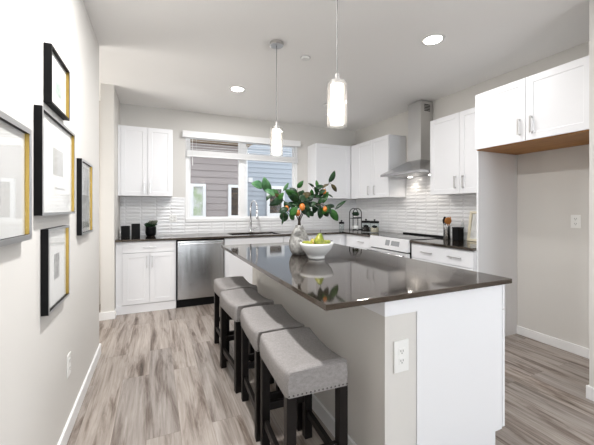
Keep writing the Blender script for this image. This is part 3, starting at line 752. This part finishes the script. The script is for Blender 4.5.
branch('dense upright branch in the middle with a bright orange fruit', [(300, 208, 2.42), (300, 198, 2.42), (297, 192, 2.42)],
       [(285, 189.5, 300, 198, 7.5, 2.37, G), (297.3, 188, 303.5, 180.5, 5, 2.42, G), (299, 200, 288, 196, 7, 2.38, D), (300, 199, 311, 193, 6, 2.36, Z), (301, 203, 292, 199, 8, 2.40, D), (301, 204, 309, 199, 7, 2.39, D), (297, 196, 289.5, 188, 7, 2.44, D), (300, 202, 307, 209, 7, 2.36, D), (301, 206, 296, 200, 7, 2.41, D), (297, 193, 305, 195.5, 6, 2.45, D), (303, 204, 312, 205.5, 7, 2.42, D), (302, 201, 297, 209, 6.5, 2.45, D), (304, 200, 311, 197.5, 6, 2.45, D), (300, 207, 309, 204, 7, 2.34, D), (299, 205, 291, 204, 7, 2.36, D), (301, 200, 303, 190, 6, 2.44, D), (303, 207, 311, 210, 6, 2.35, D), (298, 202, 292, 193, 6, 2.36, D), (302, 208, 306, 215, 5, 2.36, D), (299, 196, 306, 200, 6, 2.35, D)],
       [(302.2, 207, 2.31, 3.1)], 2)
branch('tall leafy branch rising towards the corner wall cabinet', [(304, 208, 2.43), (312, 198, 2.44), (321, 190, 2.45), (329, 183, 2.46)],
       [(328.7, 182.5, 334.8, 170.5, 6, 2.46, D), (331, 184, 336.6, 191.8, 4.5, 2.44, Z), (317, 188, 316.2, 180, 4, 2.48, G), (308, 183, 314.5, 187, 2.2, 2.5, D), (315, 190.8, 323.5, 185.5, 6.5, 2.44, D), (323, 203.5, 328.3, 191.5, 6.5, 2.40, G), (312, 196, 311.7, 189, 4.5, 2.43, G), (319, 194, 326, 190, 5, 2.42, D), (322, 188, 329, 184.5, 4, 2.44, Z), (315, 197, 323, 199, 5, 2.42, D), (327, 194, 333, 197.5, 2, 2.5, D), (313, 198, 318, 192, 5, 2.47, D), (309, 202, 314, 195, 6, 2.41, D), (318, 193, 314, 187, 5, 2.44, D), (323, 190, 319, 197, 5, 2.43, D)],
       [(324.3, 191.5, 2.40, 2.4)], 3)
branch('spreading leafy branch leaning over the pear bowl with one dark outlying leaf', [(306, 209, 2.41), (315, 205, 2.40), (325, 205, 2.40), (335, 208, 2.40)],
       [(319.2, 206, 320, 219, 7.5, 2.36, D), (329.4, 209, 338, 221, 8, 2.36, G), (324, 206.6, 334.5, 206.2, 4.5, 2.38, D), (335.3, 209.5, 346.5, 200.5, 4, 2.42, D), (307.5, 210, 313.5, 216, 5, 2.36, D), (306, 210, 309.5, 218, 4, 2.35, D), (322, 207, 328, 216.5, 6, 2.40, D), (315, 206, 313.5, 213.5, 5, 2.38, D), (314, 204, 322, 209, 6, 2.43, D), (318, 204, 325, 198, 5, 2.43, D), (328, 207, 322.5, 214, 6, 2.34, G), (312, 206, 317, 211, 6, 2.37, D), (309, 207, 316, 202, 6, 2.38, D), (326, 206, 331, 214, 6, 2.37, D)],
       [(325, 209, 2.34, 2.4), (298.5, 216, 2.30, 2.0)][:1], 4)

# pear bowl
BXC, BYC = 1.125, 2.170
prof = [(.0, .9155), (.062, .9155), (.064, .930), (.060, .936), (.085, .955), (.112, .985), (.126, 1.018), (.131, 1.036), (.128, 1.0375), (.121, 1.018), (.106, .985), (.08, .958), (.04, .946), (0, .944)]
bw = obj('bowl', lathe(nb(), prof, BXC, BYC, 48, False, False), M['white_ceramic'], None, smooth=True); tag(bw, 'white footed bowl of pears beside the stone vase', 'bowl')
def pear(label, loc, rot, m, s=1):
    t = thing('pear', label, 'pear', loc, 'pears in the white bowl')
    pr = [(0, 0), (.018, .001), (.032, .012), (.038, .03), (.035, .048), (.025, .066), (.018, .08), (.013, .09), (.004, .094), (0, .0935)]
    b = nb(); lathe(b, [(r * s, z * s) for r, z in pr], 0, 0, 24, False, False)
    for v in b.verts: v.co += Vector(loc)
    obj('flesh', b, m, t, smooth=True)
    b = tube(nb(), [Vector(loc) + Vector((0, 0, .092 * s)), Vector(loc) + Vector((.002, 0, .105 * s)), Vector(loc) + Vector((.008, .002, .118 * s))], [.002, .0017, .0022], 6)
    obj('stem', b, M['stem'], t, smooth=True)
    t.rotation_euler = rot
pear('upright yellow-green pear standing tallest in the bowl', (BXC + .002, BYC - .032, 1.008), (.05, .1, .3), M['pear'], 1.1)
pear('green pear lying in the bowl on the side next to the vase', (BXC - .045, BYC + .005, 1.006), (0, -1.1, 0), M['pear'], .86)
pear('red-blushed pear lying behind the upright one in the bowl', (BXC + .004, BYC + .040, 1.006), (-.95, .25, 0), M['pear_red'], .86)
pear('yellow pear lying in the bowl on the side towards the range', (BXC + .047, BYC + .0, 1.006), (0, 1.1, 0), M['pear'], .86)
pear('pear at the bottom of the bowl under the others', (BXC - .04, BYC, .982), (0, PI / 2, 0), M['pear'], .80)

# ---------------------------------------------------------------- things on the back counter
def pot(label, x, y, wd, h):
    bm = nb(); box(bm, x - wd / 2, x + wd / 2, y - wd / 2, y + wd / 2, .9155, .9155 + h)
    bmesh.ops.delete(bm, geom=[f for f in bm.faces if f.normal.z > .9 or abs(f.calc_center_median().z - (.9155 + h)) < 1e-5], context='FACES')
    t = thing('candle_jar', label, 'jar', (x, y, .9155), 'black square jars on the back counter')
    bm2 = nb(); a = wd / 2; i = .006
    box(bm2, x - a, x + a, y - a, y - a + i, .9155, .9155 + h); box(bm2, x - a, x + a, y + a - i, y + a, .9155, .9155 + h)
    box(bm2, x - a, x - a + i, y - a + i, y + a - i, .9155, .9155 + h); box(bm2, x + a - i, x + a, y - a + i, y + a - i, .9155, .9155 + h)
    box(bm2, x - a + i, x + a - i, y - a + i, y + a - i, .9155, .9155 + h - .02)
    bm.free(); obj('body', bm2, M['black'], t)
    obj('wick', tube(nb(), [(x, y, .9155 + h - .02), (x + .002, y, .9155 + h - .004)], .0015, 6), M['black'], t)
pot('shorter black square jar at the end of the back counter, against the wall return', -.366, 4.72, .098, .150)
pot('taller black square jar between the shorter jar and the potted plant', -.246, 4.72, .100, .176)
pp = thing('potted_plant', 'small leafy plant in a round black pot on the back counter', 'plant', (-.067, 4.83, .9155))
obj('pot', lathe(nb(), [(.045, .9155), (.06, .925), (.069, .965), (.066, 1.03), (.069, 1.045), (.060, 1.045), (.058, 1.03), (0, 1.03)], -.067, 4.83, 28), M['black'], pp, smooth=True)
def rosette(n, cx, cy, cz, r, lw, up=.6):
    bm = nb()
    for i in range(n):
        a = i * 2.4; rr = r * (.45 + .55 * (i / n)); e = up * (1.2 - i / n)
        leaf(bm, (cx, cy, cz), (cx + rr * math.cos(a), cy + rr * math.sin(a), cz + rr * e + .01), lw, .15, random.uniform(-.4, .4), 6)
    return bm
fb = rosette(30, -.067, 4.83, 1.04, .10, .036, .9); b2 = rosette(20, -.035, 4.80, 1.08, .08, .034, .9)
o = obj('foliage', fb, M['leaf_dark'], pp, smooth=True); o.modifiers.new('t', 'SOLIDIFY').thickness = .001
M['leaf_ash'] = leaf_mat('ashy green leaf', (.08, .10, .07), (.22, .24, .19))
o = obj('foliage', b2, M['leaf_ash'], pp, smooth=True, label='paler upper leaves'); o.modifiers.new('t', 'SOLIDIFY').thickness = .001

# ---------------------------------------------------------------- corner: arched rack, jars
RXc, RYc = 2.945, 4.315
rk = thing('arched_rack', 'small black arched two-tier rack in the counter corner', 'rack', (RXc, RYc, .9155))
def arch(y):
    pts = [(RXc - .080, y, .918), (RXc - .080, y, 1.215)]
    for k in range(1, 12): a = PI * k / 12; pts.append((RXc - .080 * math.cos(a), y, 1.215 + .080 * math.sin(a)))
    return pts + [(RXc + .080, y, 1.215), (RXc + .080, y, .918)]
for y in (RYc - .05, RYc + .05): obj('arch', tube(nb(), arch(y), .0065, 8), M['black'], rk, smooth=True)
for z in (.945, 1.135):
    bm = nb()
    for k in range(5): yy = RYc - .05 + .1 * k / 4; tube(bm, [(RXc - .079, yy, z), (RXc + .079, yy, z)], .003, 6)
    for x in (-.079, .079): tube(bm, [(RXc + x, RYc - .05, z), (RXc + x, RYc + .05, z)], .004, 6)
    box(bm, RXc - .077, RXc + .077, RYc - .053, RYc - .051, z - .004, z + .020)
    box(bm, RXc - .077, RXc + .077, RYc - .05, RYc + .05, z - .003, z + .0025)
    obj('shelf', bm, M['black'], rk)
rp = thing('potted_succulent', 'tiny plant in a white pot on the upper rack tier', 'plant', (RXc, RYc, 1.139))
obj('pot', lathe(nb(), [(.03, 1.139), (.042, 1.143), (.046, 1.175), (.04, 1.175), (.038, 1.168), (0, 1.168)], RXc, RYc, 24), M['white_ceramic'], rp, smooth=True)
o = obj('foliage', rosette(30, RXc, RYc, 1.165, .07, .034, 1.7), M['leaf_dark'], rp, smooth=True); o.modifiers.new('t', 'SOLIDIFY').thickness = .001
tag(obj('sugar_bowl', lathe(nb(), [(.035, .949), (.055, .955), (.060, .985), (.056, 1.015), (.050, 1.02), (.0, 1.018)], RXc, RYc, 28), M['white_ceramic'], None, smooth=True), 'white bowl on the lower tier of the black rack', 'bowl')
def canister(label, x, y, fill, name='canister', r=.068, h=.150, lab=True):
    t = thing(name, label, 'canister', (x, y, .9155), 'glass canisters with black lids' if lab else None)
    z = .9155
    obj('glass_body', lathe(nb(), [(r * .96, z), (r, z + .008), (r, z + h - .006), (r * .93, z + h), (r * .93 - .003, z + h), (r - .004, z + h - .01), (r - .004, z + .01), (0, z + .008)], x, y, 28, True, False), M['jarglass'], t, smooth=True)
    if fill: obj('contents', cyl(nb(), x, y, z + .010, z + h * .55, r - .006, 24), fill, t)
    obj('lid', lathe(nb(), [(r * 1.02, z + h + .0005), (r * 1.02, z + h + .028), (r * .9, z + h + .034), (.0, z + h + .034)], x, y, 28), M['black'], t)
    obj('knob', lathe(nb(), [(.009, z + h + .034), (.009, z + h + .042), (.016, z + h + .05), (.014, z + h + .06), (0, z + h + .062)], x, y, 16), M['black'], t, smooth=True)
    if lab:
        b = nb(); n = 20
        d0 = math.atan2(-y, -x)
        cen = b.verts.new((x + (r + .001) * math.cos(d0), y + (r + .001) * math.sin(d0), z + h * .66)); rim = []
        for k in range(n):
            a = 2 * PI * k / n; dd = d0 + .62 * math.cos(a); rim.append(b.verts.new((x + (r + .001) * math.cos(dd), y + (r + .001) * math.sin(dd), z + h * .66 + .022 * math.sin(a))))
        for k in range(n): b.faces.new((cen, rim[k], rim[(k + 1) % n]))
        o = obj('oval_tag', b, M['black'], t, label='black oval tag'); o.modifiers.new('t', 'SOLIDIFY').thickness = .001
    return t
M['coffee'] = mat('dark beans', (.02, .013, .01), .6)
M['flour'] = mat('cream oats', (.72, .63, .48), .9)
canister('glass canister of dark beans with black lid, beside the arched rack', 3.065, 4.20, M['coffee'])
canister('glass canister of pale oats with black lid, on the range side of the beans', 3.115, 4.045, M['flour'])
canister('small clear jar with black lid, between the arched rack and the window', 2.86, 4.60, None, 'glass_jar', .045, .12, False)

# ---------------------------------------------------------------- things by the range
UX, UY = 3.245, 2.807
ck = obj('utensil_crock', lathe(nb(), [(.038, .9155), (.041, .92), (.041, 1.08), (.042, 1.09), (.038, 1.09), (.037, .93), (0, .925)], UX, UY, 28, True, False), M['steel'], None, smooth=True)
tag(ck, 'pale metal crock holding cooking utensils beside the range', 'crock')
M['teak'] = mat('orange brown wood', (.42, .16, .035), .5)
def utensil(name, label, a, lean, top, m, head):
    t = thing(name, label, 'utensil', (UX, UY, .93), 'cooking utensils in the crock')
    dx, dy = math.cos(a), math.sin(a)
    p0 = Vector((UX + dx * .010, UY + dy * .010, .932)); p1 = Vector((UX + dx * lean, UY + dy * lean, top))
    obj('handle', tube(nb(), [p0, p1], .005, 8), m, t, smooth=True)
    d = (p1 - p0).normalized()
    b = nb()
    bmesh.ops.create_uvsphere(b, u_segments=16, v_segments=10, radius=1, matrix=Matrix.Translation(p1 + d * head[2] * .7) @ d.to_track_quat('Z', 'Y').to_matrix().to_4x4() @ Matrix.Diagonal((head[0], head[1], head[2], 1)))
    obj('head', b, m, t, smooth=True)
utensil('wooden_spoon', 'broad orange-brown wooden spoon standing in the crock', -2.0, .028, 1.115, M['teak'], (.043, .009, .045))
utensil('wooden_spoon', 'orange-brown wooden spoon at the back of the crock', -.7, .032, 1.135, M['teak'], (.034, .009, .038))
utensil('cooking_spoon', 'black cooking spoon leaning out of the crock towards the range', 2.6, .036, 1.115, M['black'], (.026, .009, .032))
utensil('cooking_spoon', 'black cooking spoon standing upright at the back of the crock', 1.5, .030, 1.15, M['black'], (.024, .009, .028))
utensil('cooking_spoon', 'black cooking spoon leaning towards the tiled wall', .4, .033, 1.14, M['black'], (.022, .009, .028))
bc = thing('black_canister', 'square black canister on the short counter next to the utensil crock', 'canister', (3.262, 2.665, .9155))
obj('body', bx(3.215, 3.305, 2.620, 2.710, .9155, 1.055), M['black'], bc, .006)
obj('lid', bx(3.213, 3.307, 2.618, 2.712, 1.0555, 1.075), M['black'], bc, .004)
gb = thing('glass_bottle', 'clear glass bottle behind the black canister', 'bottle', (3.368, 2.69, .9155))
obj('glass_body', lathe(nb(), [(.03, .9155), (.032, .925), (.032, 1.06), (.014, 1.10), (.012, 1.125), (.015, 1.13)], 3.368, 2.69, 20), M['jarglass'], gb, smooth=True)
obj('stopper', ball(nb(), (3.368, 2.69, 1.142), .013), M['plastic'], gb, smooth=True)
fr = thing('standing_frame', 'cream picture frame leaning on the tile at the end of the short counter', 'picture', (3.33, 2.46, .9155))
def lean(bm):
    bmesh.ops.rotate(bm, verts=bm.verts[:], cent=(3.345, 2.46, .9155), matrix=Matrix.Rotation(math.radians(9), 3, 'Y')); return bm
bm = nb(); y0, y1, z0, z1, tt = 2.33, 2.605, .9155, 1.265, .028
for a in ((y0, y0 + tt, z0, z1), (y1 - tt, y1, z0, z1), (y0 + tt, y1 - tt, z0, z0 + tt), (y0 + tt, y1 - tt, z1 - tt, z1)): box(bm, 3.330, 3.352, *a)
obj('frame', lean(bm), M['cream'], fr, .002)
obj('print', lean(bx(3.346, 3.35, y0 + tt, y1 - tt, z0 + tt, z1 - tt)), M['paper'], fr)
obj('glass', lean(bx(3.339, 3.341, y0 + tt, y1 - tt, z0 + tt, z1 - tt)), M['glass'], fr)

# ---------------------------------------------------------------- neighbouring houses seen through the window
def siding(name, x0, x1, y, z0, z1, step, m, parent, depth=.22):
    bm = nb(); z = z0; pr = []
    while z < z1: pr += [(y - .022, z), (y - .004, min(z + step, z1))]; z += step
    pr += [(y + depth, z1), (y + depth, z0)]
    a = [bm.verts.new((x0, p, q)) for p, q in pr]; b = [bm.verts.new((x1, p, q)) for p, q in pr]; n = len(pr)
    for i in range(n): bm.faces.new((a[i], a[(i + 1) % n], b[(i + 1) % n], b[i]))
    bm.faces.new(a); bm.faces.new(b[::-1]); return obj(name, bm, m, parent)
M['siding_mauve'] = mat('grey mauve siding', (.39, .345, .335), .8, spec=.2)
M['siding_blue'] = mat('grey blue siding', (.42, .455, .50), .8, spec=.2)
M['soffit'] = mat('tan soffit', (.42, .30, .18), .8)
M['painted_reflection'] = mat('pale green curtain', (.66, .72, .60), .8)  # pale green tree reflection of the pane, painted on a sheet behind it
base(M['painted_reflection'], ramp(M['painted_reflection'], noise(M['painted_reflection'], coords(M['painted_reflection']), 5, 4, .6), [(.4, (.80, .82, .78)), (.62, (.50, .62, .36))]))
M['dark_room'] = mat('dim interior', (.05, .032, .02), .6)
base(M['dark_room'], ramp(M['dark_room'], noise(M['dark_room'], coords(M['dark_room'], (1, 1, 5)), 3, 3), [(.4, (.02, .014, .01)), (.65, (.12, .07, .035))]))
def house_window(h, xa, xb, za, zb, y, fill, bar=.07):
    bm = nb(); ring(bm, xa, xb, za, zb, bar, y - .06, y + .02)
    f = obj('window', bm, M['trim'], h)
    obj('pane', bx(xa + bar, xb - bar, y - .012, y - .006, za + bar, zb - bar), M['glass'], f)
    obj('painted_reflection' if fill is M['painted_reflection'] else 'room_behind', bx(xa + bar, xb - bar, y - .004, y + .0, za + bar, zb - bar), fill, f)
YH = 8.0
h1 = thing('house', 'neighbouring house with grey mauve lap siding beyond the window', 'house', (-.5, YH, -.5), 'houses beyond the window')
siding('wall', -4.0, 2.12, YH, -.5, 2.88, .16, M['siding_mauve'], h1)
house_window(h1, .741, 1.10, 1.05, 1.885, YH - .02, M['painted_reflection'])
house_window(h1, 1.645, 2.00, 1.05, 1.885, YH - .02, M['dark_room'])
obj('soffit', bx(-4.1, 2.2, YH - .35, YH + .2, 2.885, 2.93), M['soffit'], h1)
obj('fascia', bx(-4.1, 2.2, YH - .38, YH - .352, 2.88, 3.1), M['trim'], h1)
obj('gutter', tube(nb(), [(-4.1, YH - .44, 3.05), (2.2, YH - .44, 3.05)], .05, 10), M['trim'], h1)
obj('corner_board', bx(2.05, 2.14, YH - .05, YH + .0, -.5, 2.88), M['trim'], h1)
YH2 = 8.9
h2 = thing('house', 'taller neighbouring house with pale blue siding beyond the window', 'house', (4.5, YH2, -.5), 'houses beyond the window')
siding('wall', 2.0, 8.0, YH2, -.5, 5.4, .135, M['siding_blue'], h2)
k = YH2 / 8.0
house_window(h2, 2.95, 3.50, 1.06, 1.95, YH2 - .02, M['dark_room'], .09)
obj('roof', bx(1.9, 8.1, YH2 - .4, YH2 + .4, 5.4, 5.55), M['trim'], h2)
p = at(250, 180, YH2 - .03)
obj('meter_box', bx(p.x - .06, p.x + .06, YH2 - .10, YH2 - .02, p.z - .065, p.z + .065), M['trim'], h2)
gr = obj('ground_outside', bx(-4, 8, 5.2, 10, -.6, -.5), mat('outdoor gravel', (.32, .31, .29), .9)); gr['kind'] = 'structure'
